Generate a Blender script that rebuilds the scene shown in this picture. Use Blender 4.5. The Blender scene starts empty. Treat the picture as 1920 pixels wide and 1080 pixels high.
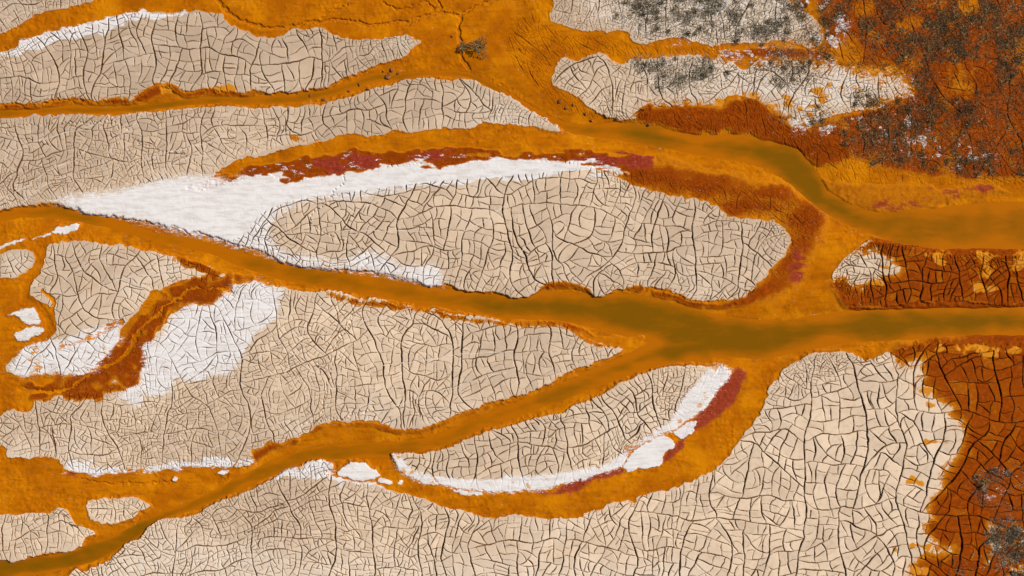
import bpy, math, random
import numpy as np
from mathutils import Vector

random.seed(7)
RNG = np.random.default_rng(11)
S = 0.05                      # metres per map unit
M = 96                        # margin of terrain round the surveyed area
X0, Y0 = -M, -M
W, H = 1920 + 2 * M + 1, 1080 + 2 * M + 1
scene = bpy.context.scene
COL = scene.collection

# ------------------------------------------------------------------ survey
def P(s):
    v = [float(t) for t in s.replace(',', ' ').split()]
    return np.array(v).reshape(-1, 2)

FLAT = {}
FLAT['corner'] = P("-110,-110 200,-110 178,-8 175,0 148,9 125,16 95,17 70,27 45,39 25,54 0,66 -40,85 -110,110")
FLAT['upper'] = P("-110,130 -40,112 0,100 37,86 62,71 105,57 140,52 175,43 212,29 250,24 287,23 337,24 375,21 412,20 420,33 435,50 462,60 480,70 505,72 530,71 540,60 552,55 580,54 587,50 600,51 617,60 640,71 667,74 705,75 720,70 755,65 780,72 790,78 775,89 760,107 730,116 705,122 690,130 670,137 640,149 610,162 575,167 542,172 505,173 480,171 450,172 385,170 325,169 307,161 292,160 275,172 255,185 225,191 200,190 170,186 130,186 105,184 62,195 0,192 -110,192")
FLAT['band'] = P("-110,228 0,222 25,221 62,217 100,216 160,215 212,217 262,211 312,205 350,202 480,201 530,199 580,197 615,192 640,185 675,175 705,165 750,155 762,150 805,145 842,147 870,147 895,152 915,165 940,172 960,185 975,195 992,207 1022,222 1040,234 1054,246 1010,239 960,234 917,229 880,239 830,241 792,244 755,247 740,244 730,247 710,255 667,251 630,257 600,264 565,271 517,280 480,293 462,292 430,307 410,320 385,336 300,340 230,358 185,366 150,367 110,371 75,379 50,386 20,391 0,392 -110,400")
FLAT['centre'] = P("75,379 110,371 150,367 185,366 230,358 300,340 385,336 352,348 355,358 390,357 425,346 460,336 480,326 500,325 520,335 545,342 597,334 635,324 687,319 730,307 762,306 812,312 855,311 895,300 955,299 1010,301 1085,304 1120,316 1185,324 1150,330 1172,339 1210,352 1260,367 1322,377 1347,392 1372,406 1402,411 1440,415 1450,414 1472,427 1481,450 1472,475 1455,495 1440,510 1422,530 1417,547 1390,562 1370,569 1355,561 1310,565 1282,559 1250,545 1220,540 1205,536 1180,540 1150,545 1135,555 1122,558 1105,550 1088,540 1075,534 1055,533 1035,535 1020,540 1000,550 985,556 962,556 930,549 880,547 855,539 830,534 800,531 780,525 730,514 700,507 670,507 630,502 600,502 562,499 517,485 495,470 480,466 450,460 425,450 390,440 370,432 350,434 325,422 287,417 255,412 225,406 175,400 155,397 145,387 120,385 100,379")
FLAT['lower'] = P("440,530 480,530 537,542 580,550 620,545 645,550 675,560 705,559 730,565 767,572 790,582 812,576 835,585 860,592 905,594 925,600 960,606 1010,607 1055,607 1070,615 1090,630 1120,642 1145,647 1167,655 1150,665 1120,677 1090,687 1060,702 1035,717 1010,727 985,740 955,746 910,757 880,770 850,780 805,797 767,802 730,805 700,790 660,790 615,791 592,800 572,812 555,822 525,830 505,832 480,838 472,847 475,870 425,876 362,876 300,881 250,881 212,887 175,889 140,884 122,880 112,865 100,860 75,857 50,859 15,857 12,842 0,837 -110,835 -110,800 0,780 15,771 30,770 50,772 62,762 60,752 100,745 120,737 160,732 190,737 205,725 210,712 225,720 240,728 257,725 264,700 267,647 287,632 310,610 320,590 350,572 400,572 412,552 437,545")
FLAT['west'] = P("84,480 92,458 137,451 187,454 212,460 245,461 262,467 287,470 312,477 332,482 365,490 400,503 420,515 415,525 380,530 340,527 305,540 285,545 275,560 255,585 240,600 226,618 217,642 200,665 172,692 160,700 105,702 82,700 55,707 37,702 12,697 12,687 32,667 45,652 70,642 97,630 105,612 104,592 100,580 82,570 60,558 56,545 62,528 76,505")
FLAT['sliver'] = P("-110,478 0,475 40,469 67,480 60,495 42,512 20,520 0,519 -110,525")
FLAT['southwest'] = P("-110,968 0,965 95,961 105,954 125,957 132,972 147,985 175,995 177,1005 160,1012 142,1030 107,1035 62,1045 25,1052 0,1050 -110,1055")
FLAT['islet'] = P("160,942 185,936 215,934 255,934 270,942 280,950 262,960 252,972 237,977 195,982 172,972 164,960")
FLAT['south'] = P("100,1110 132,1079 140,1067 160,1070 195,1058 215,1045 237,1022 260,1010 272,995 287,980 307,972 342,972 370,962 390,951 425,935 455,925 480,912 505,899 540,882 562,872 585,866 620,865 622,875 610,892 655,901 700,906 720,917 750,922 780,932 830,950 880,960 910,967 937,971 960,967 1010,970 1060,972 1090,970 1095,960 1130,954 1150,941 1175,937 1190,944 1195,930 1230,922 1260,916 1297,901 1322,890 1350,872 1370,850 1390,825 1400,809 1420,785 1432,762 1440,745 1447,720 1460,705 1477,687 1505,672 1535,662 1565,660 1595,664 1625,675 1652,667 1672,660 1702,650 1740,645 1765,642 1795,650 1802,665 1815,662 1830,650 1852,657 1890,652 1920,650 2030,650 2030,1190 90,1190")
FLAT['spit'] = P("1615,463 1630,454 1655,454 1690,459 1732,467 1745,474 1777,475 1830,475 1865,480 1902,480 1920,477 2030,477 2030,565 1920,565 1890,575 1840,567 1790,567 1720,565 1705,570 1680,570 1655,575 1610,577 1600,572 1580,552 1562,538 1562,512 1575,492 1595,477")
FLAT['lens'] = P("1350,687 1320,685 1272,686 1245,690 1222,697 1197,704 1172,717 1155,727 1130,740 1110,747 1072,762 1060,772 1030,777 997,787 960,797 925,806 892,817 870,827 842,837 817,847 780,849 750,850 734,852 745,875 760,890 785,902 812,910 842,912 905,920 960,921 1005,920 1042,910 1085,900 1120,890 1167,870 1175,852 1197,835 1235,815 1260,805 1305,780 1317,770 1335,747 1350,727 1372,700 1360,696 1340,704")
FLAT['scrub'] = P("1037,-110 1037,0 1035,15 1027,30 1040,42 1065,49 1092,56 1135,61 1175,61 1185,75 1210,80 1227,75 1272,69 1297,77 1335,85 1372,82 1410,80 1440,78 1470,75 1530,88 1545,55 1520,30 1480,0 1470,-110")
FLAT['tongue'] = P("1047,115 1057,107 1080,115 1100,105 1120,100 1135,105 1150,115 1170,122 1185,112 1247,107 1297,105 1335,110 1350,102 1370,115 1395,132 1422,115 1440,117 1515,107 1540,120 1575,125 1605,125 1640,140 1665,122 1690,135 1695,155 1715,170 1700,185 1677,202 1640,207 1577,212 1545,222 1485,232 1465,225 1440,200 1400,182 1370,180 1345,190 1335,200 1285,200 1217,200 1205,217 1185,222 1145,220 1120,210 1097,197 1072,177 1042,160 1034,150 1040,125")
# rust-coloured ground of the upper right corner (level with the flats)
RUST_NE = P("1480,-110 1490,0 1525,30 1545,60 1530,92 1450,88 1400,92 1350,98 1360,112 1500,110 1540,120 1605,125 1640,140 1690,135 1715,170 1700,185 1640,207 1545,222 1485,232 1465,225 1440,200 1400,182 1350,195 1335,201 1217,201 1205,217 1180,226 1230,235 1270,245 1310,255 1325,246 1360,237 1380,250 1400,246 1425,243 1440,262 1470,275 1500,290 1530,305 1560,310 1602,302 1665,317 1752,330 1802,335 1920,337 2030,337 2030,-110")

SALT = {
 'streak': (P("70,381 110,368 150,364 185,363 230,355 300,338 360,328 400,330 440,338 480,322 520,333 545,342 597,334 635,324 687,319 730,307 762,306 812,312 855,311 895,300 955,297 1010,299 1085,304 1120,316 1188,324 1135,327 1072,324 1010,332 960,338 917,337 855,345 780,352 705,362 655,370 580,377 537,390 514,410 500,440 512,456 540,474 600,482 642,487 692,470 725,482 755,502 805,492 830,512 825,540 780,530 730,517 700,510 630,505 562,502 517,488 480,468 450,464 390,444 350,438 287,420 225,409 155,400 145,389 100,381"), 'centre'),
 'gully': (P("438,534 480,530 535,545 522,560 512,590 500,612 470,635 455,655 440,690 432,707 400,711 320,712 312,735 265,746 262,760 245,764 222,752 217,735 257,727 266,700 270,647 290,632 312,610 325,592 352,575 400,575 415,553"), 'lower'),
 'west': (P("232,600 200,606 150,624 118,634 70,640 45,652 32,667 12,690 37,704 55,708 105,703 160,702 172,694 200,667 217,644"), 'west'),
 'north': (P("-110,128 0,99 37,85 62,70 105,56 140,51 175,42 212,28 250,23 287,22 337,23 400,20 337,28 300,32 260,40 215,50 170,64 100,80 40,97 0,107 -110,138"), 'upper'),
 'strip': (P("122,882 140,886 175,891 212,889 250,883 300,883 362,878 425,878 478,872 474,860 440,862 420,852 400,854 370,865 320,871 270,876 190,878 165,870 130,863"), 'lower'),
 'southtop': (P("500,902 540,880 562,870 585,864 622,863 624,877 612,891 655,899 700,904 724,919 690,913 640,904 600,899 560,896"), 'south'),
 'rim': (P("1352,685 1328,690 1300,725 1287,740 1275,760 1255,790 1232,806 1185,832 1170,849 1135,869 1060,884 960,896 905,898 842,896 800,891 767,876 748,853 732,850 745,878 760,892 785,904 842,914 905,922 960,923 1005,922 1042,912 1085,902 1120,892 1168,872 1177,853 1200,835 1260,806 1308,781 1338,748 1353,728 1375,698"), 'lens'),
 'spitwhite': (P("1450,415 1440,430"), None),
}
del SALT['spitwhite']
SALT_ALONE = {   # salt crusts lying on the orange mud
 'oval': (P("1170,870 1185,850 1212,830 1235,820 1262,825 1267,840 1240,857 1235,872 1210,877 1177,882"), "bright white oval salt crust inside the curved orange channel, ringed by crimson mud"),
 'dab': (P("1262,808 1285,800 1306,792 1298,812 1280,823"), "small white salt dab between the white oval crust and the crimson stain"),
 'lump': (P("627,890 640,875 655,866 680,867 700,880 710,892 695,900 660,897"), "dirty white rounded salt lump at the mouth of the curved channel"),
 'bar': (P("92,436 110,425 145,420 142,429 125,437 105,436"), "short white salt bar with a rounded end on the orange mud"),
 'barmid': (P("56,449 74,443 92,437 91,441 75,446 58,450"), "thin white salt sliver between the rounded salt bar and the frame edge"),
 'barlow': (P("-30,472 0,463 24,455 48,450 46,454 24,460 0,468"), "long thin white salt streak reaching the left frame edge"),
 'hook': (P("15,592 40,580 65,582 76,602 60,608 44,598 30,592"), "hooked pale salt crust inside the loop of the small orange stream"),
 'blob': (P("22,627 45,615 75,612 80,620 67,630 37,639"), "pale cracked salt blob below the hooked crust, inside the stream loop"),
 'crumb': (P("708,899 722,897 735,902 732,908 715,907"), "small white salt crumb right of the dirty white lump"),
 'crumbs': (P("744,900 750,896 756,902 752,909 746,906"), "tiny white salt crumb alone in the mouth of the curved channel"),
 'flake': (P("842,919 860,917 880,921 903,923 905,929 880,930 862,928"), "ragged white salt flake on orange mud just below the lens shaped flat"),
 'fleck': (P("322,899 330,895 336,900 330,904"), "pinkish white salt fleck on the wide orange shore above the islet"),
 'skerry': (P("404,892 418,884 432,882 428,887 414,893"), "white salt skerry on orange mud below the end of the long salt strip"),
}
RUST = {
 'shore': (P("1090,306 1140,314 1200,308 1270,312 1340,326 1410,338 1470,350 1520,372 1556,402 1552,420 1535,442 1520,470 1508,500 1490,530 1462,552 1432,568 1400,573 1418,545 1424,530 1442,510 1457,495 1474,475 1483,450 1474,427 1450,413 1440,414 1402,410 1372,405 1347,391 1322,376 1260,366 1210,351 1172,338 1150,329 1185,324 1120,316"), 'centre'),
 'streaks': (P("420,346 440,325 480,308 540,300 620,290 680,281 760,284 820,279 880,278 930,287 1000,289 1080,285 1150,289 1228,292 1235,318 1190,325 1120,316 1085,304 1010,301 955,299 895,300 855,311 812,312 762,306 730,307 687,319 635,324 597,334 545,342 520,335 500,325 470,330 440,345"), 'centre'),
 'east': (P("1680,640 1672,664 1690,676 1717,671 1729,667 1742,690 1762,698 1715,706 1716,726 1744,730 1760,733 1772,752 1795,766 1802,782 1812,807 1806,847 1782,867 1767,890 1766,910 1760,930 1752,955 1740,982 1752,1010 1772,1017 1790,1037 1765,1047 1710,1050 1704,1079 1704,1190 2030,1190 2030,640"), 'south'),
 'spit': (P("1612,466 1647,466 1660,487 1677,495 1690,512 1652,520 1630,535 1620,547 1605,540 1585,530 1566,518 1558,536 1575,560 1605,585 2040,585 2040,460 1640,445"), 'spit'),
 'spur': (P("438,512 455,512 478,516 476,527 450,528 438,530"), 'lower'),
 'spray': (P("337,482 360,486 400,498 425,507 428,522 405,520 380,506 345,496"), 'west'),
}
CRIM = [P("580,302 630,295 680,291 708,297 710,310 655,318 630,326 597,334 618,318 582,314"),
        P("792,283 855,279 872,285 830,297 780,303 760,305 778,292"),
        P("1060,297 1150,289 1225,291 1228,312 1160,315 1090,302"),
        P("1740,355 1790,351 1882,355 1872,360 1810,362"), P("1770,366 1840,364 1880,369 1800,373"),
        P("1605,381 1660,377 1738,382 1690,388 1640,387"), P("1630,391 1690,388 1720,391 1670,395"),
        P("1490,470 1507,465 1511,495 1496,525 1482,530 1488,500"),
        P("1370,703 1383,690 1402,700 1390,730 1372,760 1335,790 1305,808 1290,822 1285,840 1262,860 1238,868 1240,858 1268,840 1280,822 1292,800 1322,765 1350,730"),
        P("1170,873 1135,883 1060,906 1042,920 985,922 1010,927 1060,927 1110,907 1172,886"),
        P("120,886 165,889 172,893 140,893"), P("455,874 478,868 476,877 460,880"),
        P("1545,425 1556,422 1545,440 1525,460 1515,462")]
ORANGE_ON = [   # ochre stains lying on the pale plates: x, y, rx, ry
 (1757,829,22,6),(1712,904,16,8),(1725,906,14,6),(1735,733,16,9),(1710,1022,11,10),(1740,1025,14,9),(1678,1030,6,5),(1720,1070,14,9),
 (1352,192,10,8),(1412,178,16,9),(1386,184,12,7),(1655,500,12,6),(1645,530,14,6),(1472,180,10,9),(1530,168,12,7),(1555,158,10,6),
 (1580,165,8,5),(1650,157,5,5),(1650,167,5,5),(1600,165,5,4),(1612,167,4,4),(1672,128,10,6),(1465,165,9,9),(1543,187,9,8),(1445,200,9,6),
 (1610,130,9,8),(1640,132,12,8),(1630,195,10,6),(1475,195,10,6),(1530,200,12,6),(1500,205,8,6),(1745,760,10,7),(310,165,14,10),(425,165,20,7)]
SPIT_ON = [(1757,476,20,10),(1760,492,12,8),(1850,482,14,12),(1850,512,12,22),(1838,538,22,10),(1912,486,14,12),(1905,500,9,10),(1800,655,18,8),(1850,652,34,8),(1855,664,14,6),(1765,655,14,6),(1903,657,20,7)]
ORANGE_STROKES = [  # rivulets of orange slurry that cut the flats  (x,y,halfwidth)
 [(82,466,6),(76,490,6),(62,515,7),(48,535,9),(45,565,7),(65,575,6),(85,587,6),(91,610,6),(82,627,6),(55,637,6),(25,645,7),(-20,653,9)],
 [(80,547,4),(90,555,4),(102,567,4),(98,580,4)],
 [(228,603,5),(205,613,6),(190,620,5),(165,635,4),(135,645,3),(112,651,2)],
 [(437,548,5),(412,542,2),(362,543,2),(335,557,4),(307,575,3),(300,590,3),(272,610,4),(255,632,4),(240,657,4),(225,675,4),(195,687,4),(172,700,3),(155,710,2),(135,725,3),(100,734,4),(62,733,5),(37,729,6)],
 [(1620,668,7),(1605,664,6)],
]
RUST_STROKES = [[(425,528,12),(395,542,14),(350,548,16),(310,570,16),(285,600,18),(262,632,18),(240,665,20),(210,690,14),(170,706,12),(130,720,11),(90,732,9),(60,736,7)],
                [(262,655,10),(255,690,16),(240,712,12),(190,732,5),(120,738,4)]]
RIMS = [[(-10,198,4),(62,200,5),(130,191,4),(170,192,4),(250,190,5),(285,172,10),(310,166,8),(350,177,4),(420,174,7),(480,178,4)],
        [(1018,542,4),(1040,537,6),(1085,538,5),(1105,552,3)],[(1178,542,4),(1205,540,5)],[(1228,551,5),(1260,560,6),(1300,572,6),(1350,574,5),(1400,565,9),(1430,545,10)],
        [(478,862,6),(488,850,9),(505,838,6),(530,836,4),(560,826,4)],[(585,808,4),(620,797,4),(680,797,4),(740,808,4),(800,804,4),(860,782,3),(920,762,3)],
        [(610,552,2),(670,566,3),(740,573,3),(800,582,4),(860,597,3),(930,606,3),(1060,608,4),(1090,630,4),(1130,648,3)],
        [(1060,604,1.5),(1090,618,2),(1125,633,2),(1175,630,1.5),(1206,632,1.5)],[(1090,706,2.5),(1060,716,3)],[(1670,660,5),(1700,652,6),(1760,645,5)],[(540,255,1.5),(600,266,1.5),(700,253,1.5)],
        [(1180,840,3),(1172,855,3),(1195,832,3),(1235,812,3)],[(1350,688,4),(1362,690,5),(1340,712,3)]]
WATER = [
 [(-100,216,7),(0,213,7),(62,211,6),(125,204,6),(200,206,6),(260,202,5),(320,194,5),(380,188,5),(450,187,6),(500,187,6),(560,183,6),(620,171,6),(665,158,6),(700,144,7),(740,143,6),(790,138,4),(840,136,4),(880,141,4),(920,160,5),(960,182,5),(1000,207,6),(1040,228,6),(1080,242,7),(1120,246,9)],
 [(1090,243,6),(1150,245,15),(1200,250,18),(1260,262,17),(1320,272,18),(1380,276,24),(1430,286,25),(1480,305,30),(1515,340,24),(1540,372,18),(1585,397,18),(1640,418,20),(1700,428,32),(1780,428,40),(1860,424,44),(2020,424,44)],
 [(-100,412,6),(0,405,7),(40,398,9),(100,398,10),(150,408,8),(200,416,9),(250,432,8),(300,446,7),(350,456,8),(400,468,9),(450,486,11),(520,507,15),(600,523,15),(700,538,17),(780,552,17),(860,563,17),(940,574,22),(1020,574,26),(1100,580,30),(1180,592,40),(1260,610,42),(1340,628,38),(1420,637,36),(1500,628,30),(1600,612,30),(1700,608,29),(1800,604,27),(2020,602,27)],
 [(1320,650,24),(1220,668,22),(1160,692,18),(1100,715,16),(1040,742,14),(980,764,12),(900,793,10),(820,828,11),(740,842,11),(660,846,13),(580,855,12),(520,875,12),(470,896,11),(420,921,9),(370,945,8),(310,968,8),(260,994,11),(220,1018,14),(160,1042,15),(100,1056,15),(0,1069,17),(-100,1080,17)],
]
RILLS = [[(410,0,3),(425,20,4),(450,38,3),(480,48,3),(505,54,3),(530,53,3),(560,46,3),(595,38,3),(640,37,2.5),(690,45,2),(730,43,2),(770,38,2),(800,30,3),(818,25,3),(845,24,2),(862,30,3)],
         [(862,30,2.5),(885,12,2),(910,5,2.2),(950,-10,2)],[(862,30,3),(861,60,3.5),(864,85,3),(865,112,3),(880,130,3)],[(818,25,2.5),(829,14,1.6),(820,2,1.6),(815,-12,1.6)],
         [(720,5,1.2),(745,18,1.2),(775,10,1.2),(800,5,1.2),(810,18,1.4)],[(600,30,1),(650,8,1)],
         [(145,900,1.2),(200,908,1.4),(260,907,1.4),(330,904,1.2)]]
FINE = [ # fine-cracked mud:  polygon, cell size, angle of grain (deg), stretch, depth
 (P("985,20 1025,40 1060,60 1130,70 1185,85 1230,82 1290,85 1370,92 1345,105 1240,108 1150,112 1045,108 1033,150 1070,180 1120,214 1105,228 1050,205 1000,165 960,120 945,90 960,50"), 7, -48, 2.2, .5),
 (P("1100,312 1200,318 1300,338 1400,352 1480,372 1540,400 1520,440 1490,485 1450,530 1425,555 1475,475 1483,450 1474,427 1440,414 1372,405 1322,376 1210,351 1150,329"), 6.5, -40, 1.6, .6),
 (P("1210,203 1340,203 1400,184 1440,202 1490,236 1560,250 1600,300 1540,305 1480,280 1430,262 1310,253 1190,226"), 7, -60, 1.5, .6),
 (P("1440,262 1560,250 1602,302 1665,317 1752,330 1920,337 2030,340 2030,350 1700,350 1580,345 1500,300"), 7.5, -50, 1.6, .45),
 (P("1360,110 1300,88 1400,92 1540,90 1560,30 1600,-20 2030,-20 2030,335 1760,330 1600,300 1550,240 1600,212 1700,190 1715,170 1690,135 1600,122 1500,108"), 13, -40, 1.4, .6),
 (P("300,560 420,530 410,548 330,580 280,640 240,690 160,725 60,738 60,728 150,705 220,660 255,600"), 6, 40, 1.2, .5),
]
TRAILS = [P("15,235 60,235 130,231 180,229 215,227 235,240 250,258 262,268 275,271 300,282 345,288 360,298 372,310 388,332"),
          P("645,327 645,340 632,352 622,365 617,378 590,395 580,410 584,420 600,432 625,445 650,455 670,462 682,475 688,490"),
          P("667,562 660,590 658,602 650,617 635,632 628,648 625,660 622,690 617,710 612,728 610,745 605,762 600,776"),
          P("215,760 235,770 250,782 270,795 284,808"), P("690,770 640,785 590,790 560,797"), P("205,795 215,787 222,780"), P("340,820 352,850 330,872")]
VEINS = [P("478,674 520,640 560,618"), P("626,555 605,572 580,592 570,615 562,640 550,670 533,702"), P("676,602 710,594 745,585 772,577"),
         P("715,685 765,680 815,674 835,668 860,645"), P("835,667 870,664 962,659"), P("705,768 745,760 780,748 820,735 850,727 880,716 950,698"),
         P("686,766 697,745 708,725"), P("520,593 550,593"), P("755,608 768,595 777,582"), P("0,372 50,350 90,320 140,300 165,278"),
         P("178,366 198,346 216,326"), P("188,315 200,295 214,268"), P("240,312 300,290 380,270 440,250"), P("0,300 60,268 120,250 190,232"),
         P("118,527 160,497 208,481"), P("187,538 240,520 290,515 345,503"), P("620,433 700,433 810,434"), P("655,402 690,385 725,368"),
         P("860,437 900,420 925,402 945,385"), P("455,288 500,262 560,240 600,225"), P("420,650 470,620 480,600"), P("400,840 450,820 490,810 560,775"),
         P("330,700 420,690 470,665"), P("960,505 975,478 990,455"), P("480,745 540,720 600,690"), P("610,728 660,727 745,727"),
         P("40,380 80,350 110,335 150,322"), P("220,255 250,235 262,215"), P("300,330 340,300 400,290")]
SIZES = np.array([float(t) for t in """50 30 13 150 110 20 400 100 24 600 100 20 720 85 13 560 150 24 100 260 18 300 240 19 200 320 12 60 360 12 450 260 16 700 210 22 850 190 23 980 215 13
600 430 20 560 460 16 750 420 22 900 400 24 1050 400 26 1150 350 14 1100 450 26 1250 440 25 1350 400 18 1400 480 22 1460 450 12 1300 540 16 1150 520 17 900 520 18 150 520 22 300 490 18 150 600 24
50 800 16 200 800 14 400 740 13 550 700 13 600 620 16 400 620 22 750 620 18 800 720 19 950 660 24 1080 650 20 300 850 13 80 830 16 80 1000 17 220 955 16 400 1000 14 550 950 15 700 1000 16 900 1020 21
1050 1040 22 900 870 20 1100 780 21 1200 740 20 1280 740 11 1150 850 12 1250 980 22 1400 950 22 1500 800 27 1480 700 12 1540 675 8 1600 760 28 1700 800 28 1600 950 26 1700 1000 26 1500 1040 24
1850 750 32 1850 900 30 1620 500 17 1700 530 26 1850 540 24 1590 560 8 1640 460 8 1850 485 10 1060 20 11 1150 30 10 1300 40 10 1100 150 20 1080 180 13 1150 200 12 1250 160 14 1400 190 18 1350 150 13 1550 160 11 1650 160 12""".split()]).reshape(-1, 3)

# ------------------------------------------------------------------ raster tools
def interp_matrix(n, wl, off):
    pos = np.arange(n) / wl + off
    m = int(pos.max()) + 4
    A = np.zeros((n, m), np.float32)
    i = np.floor(pos).astype(int); f = pos - i
    w = [(1 - f) ** 3 / 6, (3 * f ** 3 - 6 * f ** 2 + 4) / 6, (-3 * f ** 3 + 3 * f ** 2 + 3 * f + 1) / 6, f ** 3 / 6]
    r = np.arange(n)
    for k in range(4): A[r, i + k] = w[k]
    return A
def noise(wl, seed, wlx=None, h=None, w=None):
    h = h or H; w = w or W
    g = np.random.default_rng(seed)
    A = interp_matrix(h, wl, g.random()); B = interp_matrix(w, wlx or wl, g.random())
    R = g.standard_normal((A.shape[1], B.shape[1])).astype(np.float32)
    N = A @ R @ B.T
    return (N / N.std()).astype(np.float32)
def fbm(wl, seed, octaves=3, gain=.55):
    o = 0; a = 1
    for k in range(octaves):
        o = o + a * noise(max(wl / 2 ** k, 1.5), seed + 17 * k); a *= gain
    return (o / o.std()).astype(np.float32)
def box(a, r):
    if r < 1: return a
    k = 2 * r + 1
    p = np.pad(a, ((r + 1, r), (0, 0)), mode='edge').cumsum(0, dtype=np.float64)
    a = (p[k:] - p[:-k]) / k
    p = np.pad(a, ((0, 0), (r + 1, r)), mode='edge').cumsum(1, dtype=np.float64)
    return ((p[:, k:] - p[:, :-k]) / k).astype(np.float32)
def blur(a, r):
    a = a.astype(np.float32)
    for _ in range(2): a = box(a, max(1, int(round(r * .7))))
    return a
def smooth_poly(p, step=3.0, closed=True):
    n = len(p); out = []
    rng_ = range(n) if closed else range(n - 1)
    for i in rng_:
        if closed: a, b, c, d = p[(i - 1) % n], p[i], p[(i + 1) % n], p[(i + 2) % n]
        else: a, b, c, d = p[max(i - 1, 0)], p[i], p[i + 1], p[min(i + 2, n - 1)]
        L = np.linalg.norm(c - b); k = max(1, int(L / step))
        u = (np.arange(k) / k)[:, None]
        t1 = (c - a) * .35; t2 = (d - b) * .35
        m = min(1.0, L / (max(np.linalg.norm(t1), np.linalg.norm(t2), 1e-6)) * .8)
        t1, t2 = t1 * m, t2 * m
        out.append((2 * u ** 3 - 3 * u ** 2 + 1) * b + (u ** 3 - 2 * u ** 2 + u) * t1 + (-2 * u ** 3 + 3 * u ** 2) * c + (u ** 3 - u ** 2) * t2)
    if not closed: out.append(p[-1:])
    return np.vstack(out)
def fill(p, h=None, w=None, x0=None, y0=None):
    h = h or H; w = w or W; x0 = X0 if x0 is None else x0; y0 = Y0 if y0 is None else y0
    T = np.zeros((h, w + 1), np.int32)
    q = p - np.array([x0, y0]); r = np.roll(q, -1, axis=0)
    for (ax, ay), (bx, by) in zip(q, r):
        if ay == by: continue
        if ay > by: ax, ay, bx, by = bx, by, ax, ay
        i0 = max(0, math.ceil(ay)); i1 = min(h - 1, math.ceil(by) - 1)
        if i1 < i0: continue
        rows = np.arange(i0, i1 + 1)
        xs = ax + (rows - ay) * (bx - ax) / (by - ay)
        cs = np.clip(np.ceil(xs), 0, w).astype(int)
        T[rows, cs] += 1
    return (np.cumsum(T, 1)[:, :w] & 1).astype(bool)
def edt(mask, R):
    """distance to the True cells of mask, capped at R"""
    h, w = mask.shape
    g = np.where(mask, 0, R + 1).astype(np.float32)
    for i in range(1, h): np.minimum(g[i], g[i - 1] + 1, out=g[i])
    for i in range(h - 2, -1, -1): np.minimum(g[i], g[i + 1] + 1, out=g[i])
    g2 = g * g; o = g2.copy()
    for dx in range(1, R + 1):
        np.minimum(o[:, dx:], g2[:, :-dx] + dx * dx, out=o[:, dx:])
        np.minimum(o[:, :-dx], g2[:, dx:] + dx * dx, out=o[:, :-dx])
    return np.minimum(np.sqrt(o), R)
def strokes(lst, cap=80):
    """signed distance to a set of tapering strokes"""
    o = np.full((H, W), float(cap), np.float32)
    for s in lst:
        s = np.array(s, float)
        d = np.column_stack([smooth_poly(s[:, :2], 8, closed=False)])
        t = np.linspace(0, 1, len(d))
        # widths follow the arc length
        sl = np.r_[0, np.cumsum(np.linalg.norm(np.diff(s[:, :2], axis=0), axis=1))]
        dl = np.r_[0, np.cumsum(np.linalg.norm(np.diff(d, axis=0), axis=1))]
        wv = np.interp(dl / dl[-1], sl / sl[-1], s[:, 2])
        for i in range(len(d) - 1):
            a, b = d[i], d[i + 1]; wm = max(wv[i], wv[i + 1]) + cap
            xa = int(max(0, min(a[0], b[0]) - wm - X0)); xb = int(min(W, max(a[0], b[0]) + wm - X0 + 1))
            ya = int(max(0, min(a[1], b[1]) - wm - Y0)); yb = int(min(H, max(a[1], b[1]) + wm - Y0 + 1))
            if xb <= xa or yb <= ya: continue
            xx = np.arange(xa, xb, dtype=np.float32)[None] + X0; yy = np.arange(ya, yb, dtype=np.float32)[:, None] + Y0
            ab = b - a; L2 = ab @ ab + 1e-9
            u = np.clip(((xx - a[0]) * ab[0] + (yy - a[1]) * ab[1]) / L2, 0, 1)
            dd = np.hypot(xx - a[0] - u * ab[0], yy - a[1] - u * ab[1]) - (wv[i] + u * (wv[i + 1] - wv[i]))
            v = o[ya:yb, xa:xb]; np.minimum(v, dd, out=v)
    return o
def sstep(a, lo, hi):
    t = np.clip((a - lo) / (hi - lo), 0, 1); return t * t * (3 - 2 * t)

GX = (np.arange(W, dtype=np.float32) + X0)[None].repeat(H, 0)
GY = (np.arange(H, dtype=np.float32) + Y0)[:, None].repeat(W, 1)
RI, CI = np.arange(H)[:, None], np.arange(W)[None]
wdx = 1.3 * noise(18, 1) + 1.0 * noise(5, 2) + .6 * noise(2.5, 5); wdy = 1.3 * noise(18, 3) + 1.0 * noise(5, 4) + .6 * noise(2.5, 6)
WI = np.clip(np.round(RI + wdy), 0, H - 1).astype(np.int32); WJ = np.clip(np.round(CI + wdx), 0, W - 1).astype(np.int32)
a_x = 7 * noise(5, 61, 20) + 4 * noise(2.5, 62, 9); a_y = 3.0 * noise(12, 63) + 1.6 * noise(5, 64)
AI = np.clip(np.round(RI + a_y + a_x * .12), 0, H - 1).astype(np.int32); AJ = np.clip(np.round(CI - a_x), 0, W - 1).astype(np.int32)
b_x = 4.5 * noise(14, 65) + 2.5 * noise(6, 66); b_y = 4.5 * noise(14, 67) + 2.5 * noise(6, 68)
BI = np.clip(np.round(RI + b_y), 0, H - 1).astype(np.int32); BJ = np.clip(np.round(CI + b_x), 0, W - 1).astype(np.int32)
c_x = 15 * noise(3.2, 71, 30) + 8 * noise(2, 72, 12); c_y = 2.2 * noise(7, 73, 14) + 1.2 * noise(3, 74, 6)
KI = np.clip(np.round(RI + c_y + c_x * .2), 0, H - 1).astype(np.int32); KJ = np.clip(np.round(CI - c_x), 0, W - 1).astype(np.int32)
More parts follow.
